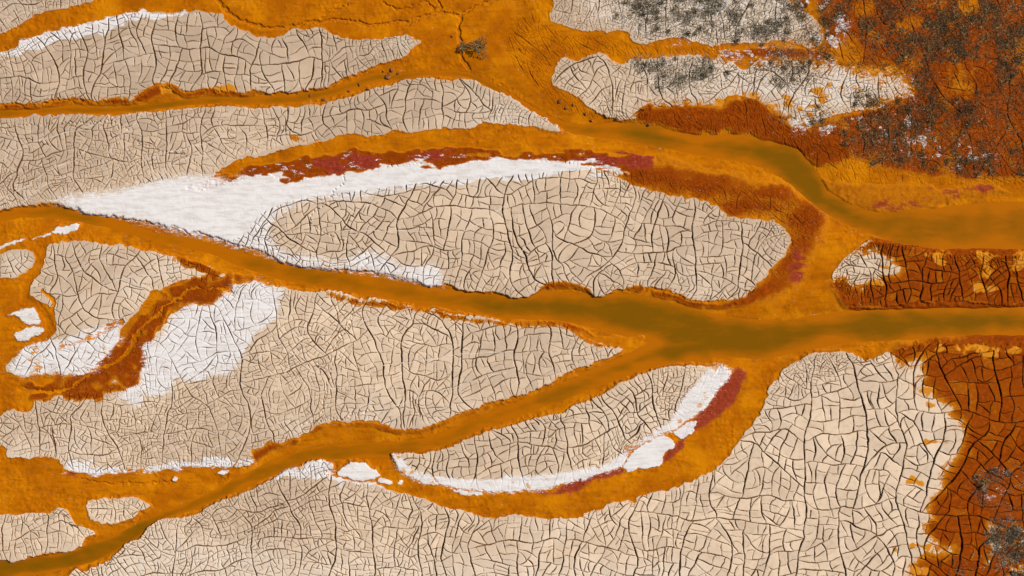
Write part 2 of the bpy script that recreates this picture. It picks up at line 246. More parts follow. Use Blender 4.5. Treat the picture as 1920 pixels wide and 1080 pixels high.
def wfill(p, rough=1):
    m = fill(smooth_poly(p))
    return m[WI, WJ] if rough == 1 else m[AI, AJ] if rough == 2 else m[KI, KJ] if rough == 4 else m[BI, BJ]

# ------------------------------------------------------------------ masks
owner = np.zeros((H, W), np.int16)            # which thing a piece of ground belongs to
FL = list(FLAT)
land = np.zeros((H, W), bool)
for k, n in enumerate(FL):
    m = wfill(FLAT[n]); land |= m; owner[m] = k + 1
sd_or = strokes(ORANGE_STROKES, 20)
sd_or = sd_or[WI, WJ]
cut = sd_or < 0
land &= ~cut; owner[cut] = 0
ne = wfill(RUST_NE)
NE_ID = len(FL) + 1
owner[ne & (owner == 0)] = NE_ID
sd_water = strokes(WATER, 80)
sd_rill = strokes(RILLS, 12)[WI, WJ]

rust = np.zeros((H, W), np.float32); part = np.zeros((H, W), np.int8)
for n, (p, own) in RUST.items():
    m = wfill(p); r = {'shore': 11, 'streaks': 3, 'east': 17, 'spit': 10}.get(n, 5)
    if n in ('east', 'spit'): m2 = m & (land | (owner == 0))
    rv = blur(wfill(p, 4 if n == 'streaks' else 2 if n == 'spray' else 3), r)
    if n == 'shore': rv = np.maximum(rv, 1.1 * blur(wfill(p, 2), 24)) * (1 - .9 * blur(land, 2)) * np.clip(.92 + .16 * noise(14, 660, 30), 0, 1)
    rust = np.maximum(rust, np.clip(rv, 0, 1))
    k = FL.index(own) + 1
    mm = m & ~cut & ((owner == 0) | (owner == k)); owner[mm] = k; part[mm] = 2
rust = np.maximum(rust, .62 * blur(wfill(RUST['streaks'][0]), 11))
rust = np.maximum(rust, .95 * blur(wfill(P("1195,219 1217,203 1335,203 1400,186 1440,204 1490,238 1560,252 1600,300 1530,302 1480,280 1430,264 1380,252 1360,240 1310,254 1230,236"), 3), 6))
east_ = fill(smooth_poly(RUST['east'][0]))[BI, BJ]
rust = np.maximum(rust, .17 * blur(east_, 55) * sstep(blur(east_, 55), .05, .4))
rust = np.maximum(rust, .52 * blur(wfill(P("1500,345 1560,336 1640,342 1760,345 1880,348 1905,364 1800,376 1740,392 1640,398 1580,372"), 2), 4))
rust = np.maximum(rust, .5 * blur(wfill(P("1225,288 1290,300 1350,318 1400,330 1440,345 1400,345 1330,328 1250,312"), 2), 5))
rust = np.maximum(rust, .5 * blur(sd_rill < 0, 2))
sd_rs = strokes(RUST_STROKES, 30)[WI, WJ]
gul = (sd_rs < 0)
rust = np.maximum(rust, blur((strokes(RUST_STROKES, 30) < 5)[BI, BJ], 4) * np.clip(.95 + .15 * noise(9, 680), 0, 1))
k = FL.index('lower') + 1
mm = gul & (owner == 0) & ~cut; owner[mm] = k; part[mm] = 2
nes = blur(ne, 8) * np.clip(.98 + .25 * fbm(26, 31), 0, 1.1)
rust = np.maximum(rust, np.clip(nes, 0, 1))
rust = np.maximum(rust, .95 * blur(ne, 24) * blur(ne | land, 3) * (.75 + .25 * np.clip(noise(12, 640), -1, 1)))
crim = np.zeros((H, W), np.float32)
for i, p in enumerate(CRIM): crim = np.maximum(crim, blur(wfill(p, 1 if 8 <= i <= 9 else 2), 3 if i in (0, 1, 2) else 5) * (1 if 8 <= i <= 9 else sstep(noise(6, 301, 26) + .5 * noise(3, 302, 8), -2.1, -.5)))
salt = np.zeros((H, W), np.float32)
gx_ = sstep(GX, 380, 520) * sstep(-GY + .02 * GX, -345, -325)
for n, (p, own) in SALT.items():
    m = wfill(p); r = {'streak': 18, 'gully': 10, 'west': 9}.get(n, 7)
    k = FL.index(own) + 1
    sm = blur(wfill(p, 2 if n in ('north', 'southtop', 'strip', 'gully', 'west') else 1), r if n in ('streak', 'gully', 'west', 'rim') else 3)
    if n == 'streak': sm = sm * (1 - gx_) + np.maximum(blur(wfill(p, 4), 2), .42 * blur(wfill(RUST['streaks'][0]), 3) * sstep(noise(4, 690, 11) + .6 * noise(2, 691, 4), .9, 1.9)) * gx_
    salt = np.maximum(salt, sm * (.55 + .45 * blur(land | (n in ('north', 'streak', 'rim')) , 1)))
    mm = m & (owner == k) & (part == 0); part[mm] = 1
dirt = sstep(fbm(11, 695) , .7, 1.7) * blur(wfill(SALT['rim'][0]), 1)
salt *= 1 - .55 * dirt
dirt2 = sstep(fbm(11, 696), .9, 1.7) * blur(wfill(SALT['southtop'][0]) | wfill(SALT['strip'][0]) | wfill(SALT['west'][0]), 1)
salt *= 1 - .5 * dirt2
SN = list(SALT_ALONE)
for j, n in enumerate(SN):
    m = wfill(SALT_ALONE[n][0])
    salt = np.maximum(salt, np.clip(blur(wfill(SALT_ALONE[n][0]), 2) * (1.2 if n in ('oval', 'dab', 'bar') else .9 if n in ('lump', 'crumb', 'crumbs') else .72), 0, 1)); land |= m
    owner[m] = 100 + j; part[m] = 0
dland = edt(land, 16)
rim = np.exp(-((dland - 1.5) / 5.5) ** 2) * (1 - land) * (.3 + .7 * np.exp(-(np.clip(sd_water, 0, 80) / 30) ** 2)) * (.45 + .55 * sstep(fbm(30, 57), -1.0, .8))
rust = np.maximum(rust, .68 * rim)
sd_rr = strokes(RIMS, 12)[WI, WJ]
rust = np.maximum(rust, blur(sd_rr < 0, 5))
rust *= sstep(sd_or + 1.2 * noise(7, 650), -2.5, .5)
orange_on = np.zeros((H, W), np.float32)
blob_n = .28 * noise(11, 670) + .16 * noise(4, 671)
for (x, y, rx, ry) in ORANGE_ON + SPIT_ON:
    xa, xb, ya, yb = int(x - 2 * rx - X0), int(x + 2 * rx - X0), int(y - 2 * ry - Y0), int(y + 2 * ry - Y0)
    d = np.hypot((GX[ya:yb, xa:xb] - x) / rx, (GY[ya:yb, xa:xb] - y) / ry) + blob_n[ya:yb, xa:xb]
    v = orange_on[ya:yb, xa:xb]; np.maximum(v, 1 - sstep(d, .4, 1.3), out=v)
orange_on = np.maximum(orange_on, .6 * np.maximum(dirt, dirt2))
oran = np.maximum(1 - blur(land, 1), 0)
rust *= 1 - .85 * orange_on

# whiter film of salt on the scrubland and here and there on the flats
veg = np.zeros((H, W), np.float32)
VEG = [("1140,-20 1290,-20 1300,20 1290,70 1210,72 1150,45", .85, 8), ("1280,-40 1480,-40 1520,20 1540,85 1440,75 1330,80 1285,50", .8, 10),
       ("1475,-60 2030,-60 2030,330 1760,325 1605,300 1560,235 1640,210 1720,180 1700,130 1600,122 1440,112 1450,85 1540,92 1530,40", .62, 12),
       ("1700,-60 2030,-60 2030,110 1850,120 1740,90 1700,40", .35, 14),
       ("1170,108 1330,106 1340,150 1290,180 1220,165", .75, 8), ("1440,112 1530,106 1545,150 1490,170 1440,150", .75, 6), ("1590,172 1650,168 1690,195 1640,205 1590,200", .6, 5),
       ("1330,112 1440,118 1440,160 1350,160", .3, 8), ("1600,255 1700,225 1780,240 1870,285 1880,320 1760,325 1640,300", .75, 7), ("1440,215 1560,205 1640,225 1600,260 1500,245", .45, 8),
       ("1852,975 1890,965 1930,990 2030,960 2030,1190 1880,1190 1870,1080 1845,1010", .95, 7), ("1815,900 1850,880 1930,870 1930,960 1870,965 1830,945", .35, 8), ("1780,1050 1850,1040 1880,1090 1780,1120", .25, 8)]
for s, d, r in VEG: veg = np.maximum(veg, d * blur(fill(P(s)), r)) if d != .35 or '1700,-60' not in s else np.minimum(1, veg + d * blur(fill(P(s)), r))
BARE = ["1596,5 1640,0 1640,28 1600,32", "1675,45 1700,28 1740,30 1725,52 1695,64 1678,58", "1560,70 1600,62 1625,100 1615,120 1560,115", "1745,118 1850,112 1870,160 1830,190 1760,185", "1790,0 1830,-10 1835,30 1800,30", "1500,0 1535,0 1540,40 1510,50"]
for s in BARE: veg *= 1 - .8 * blur(fill(P(s)), 4)
bare = np.zeros((H, W), np.float32)
for s in BARE[:3] + BARE[4:]: bare = np.maximum(bare, blur(fill(P(s))[WI, WJ], 5))
vn = fbm(26, 71, 3)
veg = veg * (.35 + .65 * sstep(vn, -1.0, 1.0)) * (.4 + .6 * sstep(noise(9, 77), -1, .8))
rust = np.clip(rust - .35 * bare, 0, 1)
for s in ("1852,975 1890,965 1930,990 2030,960 2030,1190 1880,1190 1870,1080 1845,1010",):
    rust *= 1 - .75 * blur(fill(P(s))[BI, BJ], 12) * sstep(fbm(16, 641), -.9, .6)
film = blur(fill(P("1060,-110 1480,-110 1500,40 1440,85 1300,78 1220,70 1100,30")), 12) * .75 + blur(fill(P("1170,108 1350,106 1440,115 1560,125 1690,150 1640,205 1540,215 1460,180 1300,190 1230,170")), 10) * .6
film = film + .55 * blur(fill(P("150,1075 300,1010 560,1030 900,1050 1300,1060 1300,1190 100,1190")), 30) + .25 * sstep(fbm(70, 91), .4, 2.2)
for (x, y, r) in ((1060, 545, 30), (700, 800, 50), (420, 505, 30), (560, 815, 30), (30, 495, 30), (40, 855, 30), (140, 845, 40), (760, 74, 30), (930, 232, 60), (320, 505, 30), (250, 540, 30)):
    film = film + .5 * np.exp(-((GX - x) ** 2 + (GY - y) ** 2) / r ** 2)
film = np.clip(film, 0, 1)
crust = np.zeros((H, W), np.float32)
for s_c, a_c, r_c in (("1280,40 1440,70 1570,100 1600,40 1560,-30 1400,-40 1300,0", .8, 14), ("1420,190 1560,205 1700,190 1740,240 1880,290 1850,325 1700,310 1590,270 1480,245", .75, 14), ("1330,85 1500,85 1620,130 1720,140 1720,200 1600,215 1440,205 1360,130", .6, 10), ("1840,880 1890,900 1890,960 1850,970", .6, 8), ("1170,60 1300,70 1420,85 1410,95 1200,85", .5, 6)):
    crust = np.maximum(crust, a_c * blur(fill(P(s_c)), r_c))
crust *= sstep(fbm(7, 611) + .6 * fbm(24, 612), -.1, 1.1)
salt = np.maximum(salt, np.clip(crust, 0, 1) * .75)
seep = np.exp(-edt(~land, 14) / 4.5) * sstep(fbm(26, 613), .2, 1.3) * land
orange_on = np.maximum(orange_on, .62 * seep)
tone = np.clip(.5 + .42 * (GX - 900) / 960 * .6 + .42 * (GY - 520) / 540 + .2 * fbm(160, 614, 2) + .06 * fbm(30, 615), 0, 1)  # mud colour gradient, upper left to lower right; partly cloud shade painted in

# ------------------------------------------------------------------ cracks
class Cracks:
    def __init__(s): s.x = []; s.y = []; s.w = []; s.d = []; s.cells = []
def cell_size(c):
    d2 = (SIZES[:, 0] - c[0]) ** 2 + (SIZES[:, 1] - c[1]) ** 2 + 30
    w = 1 / d2 ** 1.5
    v = float((w * SIZES[:, 2]).sum() / w.sum())
    return v * (.74 + .16 * min(1, max(0, (v - 14) / 12)))
half = edt(~land[::2, ::2], 24) * 2
def edge_dist(c):
    i = int((c[1] - Y0) / 2); j = int((c[0] - X0) / 2)
    if 0 <= i < half.shape[0] and 0 <= j < half.shape[1]: return half[i, j]
    return 48
def split_all(poly, CR, size_fn, wscale=1.0, grain=None, stretch=1.0, big=True, rnd=random.Random(3)):
    stack = [poly]
    while stack:
        p = stack.pop()
        q = np.roll(p, -1, 0)
        cr = p[:, 0] * q[:, 1] - q[:, 0] * p[:, 1]
        A = cr.sum() / 2
        if abs(A) < 12: continue
        c = ((p + q) * cr[:, None]).sum(0) / (6 * A); A = abs(A)
        if c[0] < X0 - 20 or c[0] > X0 + W + 20 or c[1] < Y0 - 20 or c[1] > Y0 + H + 20:
            if A < 9000: continue
        sz = size_fn(c)
        if A < sz * sz * math.exp(rnd.gauss(0.12, .2)):
            CR.cells.append((p, c)); continue
        m = (p + q) / 2; L = np.linalg.norm(q - p, axis=1)
        mu = (m * L[:, None]).sum(0) / L.sum(); dm = (m - mu)
        if grain is not None:
            ca, sa = math.cos(grain), math.sin(grain)
            R_ = np.array([[ca, sa], [-sa, ca]]); dm2 = dm @ R_.T; dm2[:, 0] /= stretch
            C = (dm2 * L[:, None]).T @ dm2 / L.sum(); ev, V = np.linalg.eigh(C)
            mj = V[:, 1].copy(); mj[0] /= stretch
            mj = R_.T @ np.array([mj[0], mj[1]])
            mn = np.array([-mj[1], mj[0]]); mn /= np.linalg.norm(mn)
            mj = np.array([mn[1], -mn[0]]); asp = math.sqrt(max(ev[1], 1e-6) / max(ev[0], 1e-6))
        else:
            C = (dm * L[:, None]).T @ dm / L.sum(); ev, V = np.linalg.eigh(C)
            mj = V[:, 1]; asp = math.sqrt(max(ev[1], 1e-6) / max(ev[0], 1e-6))
        th = math.atan2(mj[1], mj[0]) + math.pi / 2
        th += rnd.gauss(0, .14 if asp > 1.3 else .5)
        d = np.array([math.cos(th), math.sin(th)])
        ext = math.sqrt(ev[1]) if grain is None else math.sqrt(A) * .5
        okc = False; best = 1e9; cand = None
        kk = 2 if len(p) > 24 else 1
        tan = np.roll(p, -1 - kk, 0) - np.roll(p, kk, 0); tan = tan / (np.linalg.norm(tan, axis=1)[:, None] + 1e-9)
        for tr in range(9 if grain is None else 8):
            if grain is None:
                if asp > 1.6: th2 = th + rnd.gauss(0, .16)
                else: th2 = rnd.random() * math.pi
                d = np.array([math.cos(th2), math.sin(th2)])
            if tr < 14 and (grain is None or tr == 0) and not (cand is None and tr > 4): o = c + (mj * rnd.uniform(-.35, .35) if asp > 1.6 else np.array([rnd.uniform(-.22, .22), rnd.uniform(-.22, .22)])) * ext
            else:
                i0, i1 = rnd.randrange(len(p)), rnd.randrange(len(p)); o = p[i0] * .5 + p[i1] * .5
            rel = p - o; s = d[0] * rel[:, 1] - d[1] * rel[:, 0]
            s2 = np.roll(s, -1); idx = np.where((s > 0) != (s2 > 0))[0]
            if len(idx) < 2: continue
            u = s[idx] / (s[idx] - s2[idx]); X = p[idx] + (q[idx] - p[idx]) * u[:, None]
            t = (X - o) @ d
            neg = np.where(t <= 0)[0]; pos = np.where(t > 0)[0]
            if not (len(neg) % 2 == 1 and len(pos) % 2 == 1): continue
            okc = True
            if grain is not None: break
            a = neg[np.argmax(t[neg])]; b = pos[np.argmin(t[pos])]
            sc = abs(tan[idx[a]] @ d) ** 1.5 + abs(tan[idx[b]] @ d) ** 1.5 + .5 * (t[b] - t[a]) / math.sqrt(A) + .5 * rnd.random()
            if sc < best: best = sc; cand = (d, o, idx, X, t, neg, pos)
        if not okc: CR.cells.append((p, c)); continue
        if cand is not None: d, o, idx, X, t, neg, pos = cand
        a = neg[np.argmax(t[neg])]; b = pos[np.argmin(t[pos])]
        ia, ib = idx[a], idx[b]; PA, PB = X[a], X[b]; Ln = t[b] - t[a]
        if Ln < 3: CR.cells.append((p, c)); continue
        n = max(2, int(Ln / 4)); uu = np.arange(1, n) / n; ph = rnd.random() * 6.28
        def inward(i, sgn):
            k_ = 3 if len(p) > 30 else 1
            tg = p[(i + 1 + k_) % len(p)] - p[(i - k_) % len(p)]
            tg = tg / (np.linalg.norm(tg) + 1e-9); nn = np.array([-tg[1], tg[0]])
            if nn @ d * sgn < 0: nn = -nn
            v = .72 * nn + .28 * d * sgn
            return v / np.linalg.norm(v)
        mag = min(Ln, 110.0) * .85
        T0 = inward(ia, 1) * mag; T1 = -inward(ib, -1) * mag
        if (T0 @ d) < .35 * mag: T0 = d * mag
        if (T1 @ d) < .35 * mag: T1 = d * mag
        u_ = uu[:, None]
        mid = (2 * u_ ** 3 - 3 * u_ ** 2 + 1) * PA + (u_ ** 3 - 2 * u_ ** 2 + u_) * T0 + (-2 * u_ ** 3 + 3 * u_ ** 2) * PB + (u_ ** 3 - u_ ** 2) * T1
        off = Ln * max(-.17, min(.17, rnd.gauss(0, .085))) * 4 * uu * (1 - uu) + min(Ln * .02, 4) * np.sin(ph + uu * (4 + Ln / 26)) * np.sin(math.pi * uu) + np.array([rnd.gauss(0, .28) for _ in uu])
        mid = mid + np.array([-d[1], d[0]]) * off[:, None]
        # children
        if ia < ib:
            c1 = np.vstack([PA[None], p[ia + 1:ib + 1], PB[None], mid[::-1]])
            c2 = np.vstack([PB[None], p[ib + 1:], p[:ia + 1], PA[None], mid])
        else:
            c1 = np.vstack([PB[None], p[ib + 1:ia + 1], PA[None], mid])
            c2 = np.vstack([PA[None], p[ia + 1:], p[:ib + 1], PB[None], mid[::-1]])
        stack += [c1, c2]
        # draw
        line = np.vstack([PA[None], mid, PB[None]])
        seg = np.linalg.norm(np.diff(line, axis=0), axis=1); cum = np.r_[0, np.cumsum(seg)]
        ns = max(3, int(cum[-1] / .5)); tt = np.linspace(0, cum[-1], ns)
        lx = np.interp(tt, cum, line[:, 0]); ly = np.interp(tt, cum, line[:, 1]); f = tt / cum[-1]
        Lc = min(Ln, 120.0)
        ori = .84 + .30 * abs(d[1]) ** 1.2
        hw = (.23 + .047 * Lc ** .52) * math.exp(rnd.gauss(0, .15)) * ori * wscale * (.6 + .4 * min(1.3, sz / 20))
        hw = min(hw, 1.35)
        if not big: hw = min(hw, .62)
        prof = .5 + .5 * np.sin(math.pi * np.clip(f, 0, 1)) ** .8
        prof *= 1 + .25 * np.sin(tt / 9 + ph * 3) + .12 * np.sin(tt / 3.1 + ph)
        r_ = rnd.random()
        if big and Ln < 45 and r_ < (.015 if sz > 16 else .05):                       # dead ends
            cutp = rnd.uniform(.35, .8)
            prof = np.where((f < cutp) if rnd.random() < .5 else (f > 1 - cutp), prof, 0)
        w_ = hw * prof
        CR.x.append(lx); CR.y.append(ly); CR.w.append(w_)
        CR.d.append((1.7 + 2.2 * w_) * (prof > 0))
cwx = 6 * noise(62, 401) + 2.2 * noise(24, 402) + .7 * noise(9, 403); cwy = 6 * noise(62, 404) + 2.2 * noise(24, 405) + .7 * noise(9, 406)
_k = np.repeat(np.repeat(np.clip(edt(~(land[::2, ::2] | ne[::2, ::2]), 12) / 12, 0, 1), 2, 0), 2, 1)[:H, :W]
_k = box(box(_k, 4), 4) * .85 + .12
cwx *= _k; cwy *= _k
def stamp(CR, out, scale=1.0, bend=True):
    x = np.concatenate(CR.x) - X0; y = np.concatenate(CR.y) - Y0
    if bend:
        ii = np.clip(np.round(y), 0, H - 1).astype(int); jj = np.clip(np.round(x), 0, W - 1).astype(int)
        x = x + cwx[ii, jj]; y = y + cwy[ii, jj]
    w = np.concatenate(CR.w); d = np.concatenate(CR.d) * scale
    ok = (w > 0) & (x > 4) & (y > 4) & (x < W - 5) & (y < H - 5); x, y, w, d = x[ok], y[ok], w[ok], d[ok]
    ix = np.round(x).astype(int); iy = np.round(y).astype(int)
    flat = out.ravel()
    for dy in range(-3, 4):
        for dx in range(-3, 4):
            dist = np.hypot(ix + dx - x, iy + dy - y)
            v = d * np.clip((w + .40 - dist) / .8, 0, 1)
            k = v > 0
            if k.any(): np.maximum.at(flat, ((iy + dy) * W + ix + dx)[k], v[k].astype(np.float32))
crack = np.zeros((H, W), np.float32); fine = np.zeros((H, W), np.float32)
plate = np.zeros((H, W), np.float32); tilt = np.zeros((H, W), np.float32)
CRK = Cracks()
for n in FL:
    wsc = {'south': 1.0, 'lower': .92, 'band': .92, 'centre': 1.0, 'lens': 1.08, 'scrub': .85, 'tongue': .95, 'spit': 1.15}.get(n, .95)
    def sf(c):
        e = edge_dist(c); return cell_size(c) * (.62 + .38 * min(1, e / 16.0))
    split_all(smooth_poly(FLAT[n], 4), CRK, sf, wsc, rnd=random.Random(hash(len(FLAT[n])) + 5))
stamp(CRK, crack)
for p, c in CRK.cells:
    x0 = int(math.floor(p[:, 0].min())); x1 = int(math.ceil(p[:, 0].max())); y0 = int(math.floor(p[:, 1].min())); y1 = int(math.ceil(p[:, 1].max()))
    x0 = max(x0, X0); y0 = max(y0, Y0); x1 = min(x1, X0 + W - 1); y1 = min(y1, Y0 + H - 1)
    if x1 - x0 < 1 or y1 - y0 < 1: continue
    m = fill(p, y1 - y0 + 1, x1 - x0 + 1, x0, y0)
    sl = (slice(y0 - Y0, y1 - Y0 + 1), slice(x0 - X0, x1 - X0 + 1))
    r = random.random(); tx, ty = random.gauss(0, .007), random.gauss(0, .007)
    v = plate[sl]; v[m] = r
    v = tilt[sl]; v[m] = (tx * (GX[sl] - c[0]) + ty * (GY[sl] - c[1]) + .08 * (r - .5))[m]
pi_ = np.clip(np.round(RI - cwy), 0, H - 1).astype(int); pj_ = np.clip(np.round(CI - cwx), 0, W - 1).astype(int)
plate = plate[pi_, pj_]; tilt = tilt[pi_, pj_]
fine_m = np.zeros((H, W), np.float32)
for (p, sz, ang, st, dep) in FINE:
    C2 = Cracks(); split_all(smooth_poly(p, 4), C2, (lambda c, s=sz: s), .95, math.radians(-ang), st, big=sz > 10, rnd=random.Random(len(p)))
    f2 = np.zeros((H, W), np.float32); stamp(C2, f2, dep); m = fill(smooth_poly(p))[WI, WJ]
    fine = np.maximum(fine, f2 * blur(m, 6))
# smooth salt streak has hardly any cracks; they fade out towards it
nocrack = blur(fill(P("60,384 150,362 230,352 330,330 420,330 480,318 600,330 700,315 960,294 1120,312 1190,324 1100,318 960,330 800,343 600,368 540,378 490,400 460,440 430,452 350,436 250,412 150,398")), 8)
crack *= 1 - sstep(nocrack, .35, .75)
weak = blur(fill(P(" ".join("%f,%f" % tuple(t) for t in SALT['gully'][0]))), 4) * .28 + blur(fill(P(" ".join("%f,%f" % tuple(t) for t in SALT['west'][0]))), 4) * .3
weak = weak + .75 * blur(fill(P(" ".join("%f,%f" % tuple(t) for t in SALT['rim'][0]))), 2)
crack *= 1 - np.clip(weak, 0, .9)
onland = blur(land, 1)
crack = np.maximum(crack * onland, fine * (1 - onland * (1 - sstep(rust, .5, .8))))

# ------------------------------------------------------------------ relief (map units)
dout = edt(land, 14); din = edt(~land, 14)
n3 = noise(3, 201); n5 = noise(5, 202); n9 = noise(9, 203); n20 = noise(20, 204); n60 = noise(60, 205); n2 = noise(2, 206)
near = np.exp(-(np.clip(sd_water, 0, 80) / 24) ** 2)
level = np.clip(1 - 1.0 * sstep(rust, .25, .7) * (1 - near * .6), .15, 1)
zf = -(1.4 + 4.6 * near) * level
gran = sstep(fbm(34, 210), -.4, 1.3)                     # where the mud is crumbly
bankb = np.exp(-((dout - 4) / 4.0) ** 2) * (.35 + .65 * near)
zf = zf + .10 * n20 + .10 * n9 + (.10 + .26 * gran + 1.0 * bankb * sstep(noise(22, 219), -.8, .8)) * (n3 * .6 + n5 * .7) - .9 * gran * sstep(n5, 1.4, 2.2)
zf = zf + .9 * bankb * sstep(n9, -.2, 1.2)
zf -= 3.6 * np.clip((1.5 - sd_rill) / 3, 0, 1)
zf -= 1.4 * np.clip((2 - sd_or) / 4, 0, 1) * (sd_or < 2)
inw = np.clip(-sd_water, 0, 40)
bar = blur(fill(smooth_poly(P("1050,604 1090,618 1125,633 1175,630 1205,632 1209,640 1185,655 1155,670 1120,684 1090,694 1100,680 1150,660 1120,645")))[WI, WJ], 2)
s_ = sstep(-sd_water + .8 * n9, -4, 3)
zf = zf * (1 - s_) + (-7.4 + .1 * n5) * s_
zf = zf * (1 - bar) + (-4.6 + .25 * n5 + .3 * n9) * bar
t = sstep(dout, 0, 2.2)
zi = .08 * n20 + .05 * n9 + .018 * n3 + .22 * n60 + tilt * onland
zi = zi - .7 * np.exp(-np.clip(din - 1, 0, 20) / 1.3) * near
z = np.where(land, zi, zi * (1 - t) + zf * t)
z = z - crack
z = z + salt * (.1 + .008 * n2 + .012 * n3) + crim * .1 * n3
z = z + sstep(veg, .1, .6) * (.35 * n5 + .25 * n3)
# footprints pressed into the soft mud
def dots(p, sp, rad, dep):
    global z
    q = smooth_poly(p, 1.0, closed=False); L = np.r_[0, np.cumsum(np.linalg.norm(np.diff(q, axis=0), axis=1))]
    s = 0
    while s < L[-1]:
        x = np.interp(s, L, q[:, 0]) + random.gauss(0, 1.3); y = np.interp(s, L, q[:, 1]) + random.gauss(0, 1.3)
        i, j = int(y - Y0), int(x - X0); sl = (slice(i - 4, i + 6), slice(j - 4, j + 6))
        th = random.gauss(math.atan2(q[min(int(s) + 2, len(q) - 1), 1] - y, q[min(int(s) + 2, len(q) - 1), 0] - x), .4)
        dx, dy = GX[sl] - x, GY[sl] - y; u = dx * math.cos(th) + dy * math.sin(th); v = -dx * math.sin(th) + dy * math.cos(th)
        z[sl] -= dep * np.clip(1.6 - np.hypot(u / (rad * 1.7), v / rad), 0, 1)
        s += sp * random.uniform(.7, 1.4)
for p in TRAILS: dots(p, 6.5, 1.05, 2.6)
# pale seams along cracks: sunlit walls painted in, with some salt fill
vein = np.zeros((H, W), np.float32)
VC = Cracks()
for p in VEINS:
    q = smooth_poly(p, 2, closed=False); L = np.r_[0, np.cumsum(np.linalg.norm(np.diff(q, axis=0), axis=1))]
    tt = np.arange(0, L[-1], .5)
    VC.x.append(np.interp(tt, L, q[:, 0]) + .8 * np.sin(tt / 11)); VC.y.append(np.interp(tt, L, q[:, 1]) + .8 * np.sin(tt / 8 + 1))
    VC.w.append(.55 + .35 * np.sin(tt / 17) * np.sin(tt / 5)); VC.d.append(np.ones(len(tt)))
stamp(VC, vein, 1.0, False)
vein *= onland
z = np.where(vein > .2, z * .4 + .15 * vein + crack * .45, z)
pale_v = np.clip(vein * .9, 0, 1)
Z_WATER = -6.5
wet = sstep(-sd_water, -14, 12)
deep = sstep(-sd_water + 4 * n60 + 2 * n20, -6, 26) * (1 - .5 * sstep(GX, 1560, 1680) * sstep(-GY, -500, -440)) * (1 - .45 * sstep(-GX, -1000, -800) * sstep(GY, 300, 500)) * (1 - .35 * sstep(GY, 660, 730))
deep = np.maximum(deep, (.62 + .4 * sstep(-GX, -420, -150) * sstep(GY, 900, 980)) * sstep(-sd_water + 1.5 * n20, -3, 7) * np.maximum(sstep(-GY, -262, -240) * sstep(-GX, -1060, -900), .85 * sstep(GY, 760, 850)))

# ------------------------------------------------------------------ mesh helpers
def to_world(px, py, pz=0.0): return ((px - 960) * S, (540 - py) * S, pz * S)
def grid_mesh(name, facemask, zz, attrs, origin, step=1):
    """a piece of the terrain: the grid cells in facemask"""
    h, w = zz.shape
    r, c = np.nonzero(facemask)
    base = (r * w + c).astype(np.int64)
    quads = np.stack([base, base + w, base + w + 1, base + 1], 1)
    used = np.zeros(h * w, bool); used[quads.ravel()] = True
    remap = np.cumsum(used) - 1; vid = np.nonzero(used)[0]
    vr, vc = vid // w, vid % w
    co = np.empty((len(vid), 3), np.float32)
    co[:, 0] = (vc * step + X0 - 960) * S - origin[0]; co[:, 1] = (540 - vr * step - Y0) * S - origin[1]; co[:, 2] = zz.ravel()[vid] * S - origin[2]
    me = bpy.data.meshes.new(name)
    me.vertices.add(len(vid)); me.vertices.foreach_set('co', co.ravel())
    nq = len(quads)
    me.loops.add(nq * 4); me.loops.foreach_set('vertex_index', remap[quads].ravel().astype(np.int32))
    me.polygons.add(nq); me.polygons.foreach_set('loop_start', np.arange(0, nq * 4, 4, dtype=np.int32))
    me.update(calc_edges=True)
    for an, chans in attrs.items():
        a = me.attributes.new(an, 'FLOAT_COLOR', 'POINT')
        d = np.empty((len(vid), 4), np.float32)
        for i, ch in enumerate(chans): d[:, i] = ch.ravel()[vid]
        a.data.foreach_set('color', d.ravel())
    return me
def link(name, me, mat, parent=None, loc=(0, 0, 0)):
    o = bpy.data.objects.new(name, me); COL.objects.link(o); o.location = loc
    if mat: me.materials.append(mat)
    if parent: o.parent = parent
    return o
def tag(o, label, cat, group=None):
    o['label'] = label; o['category'] = cat
    if group: o['group'] = group

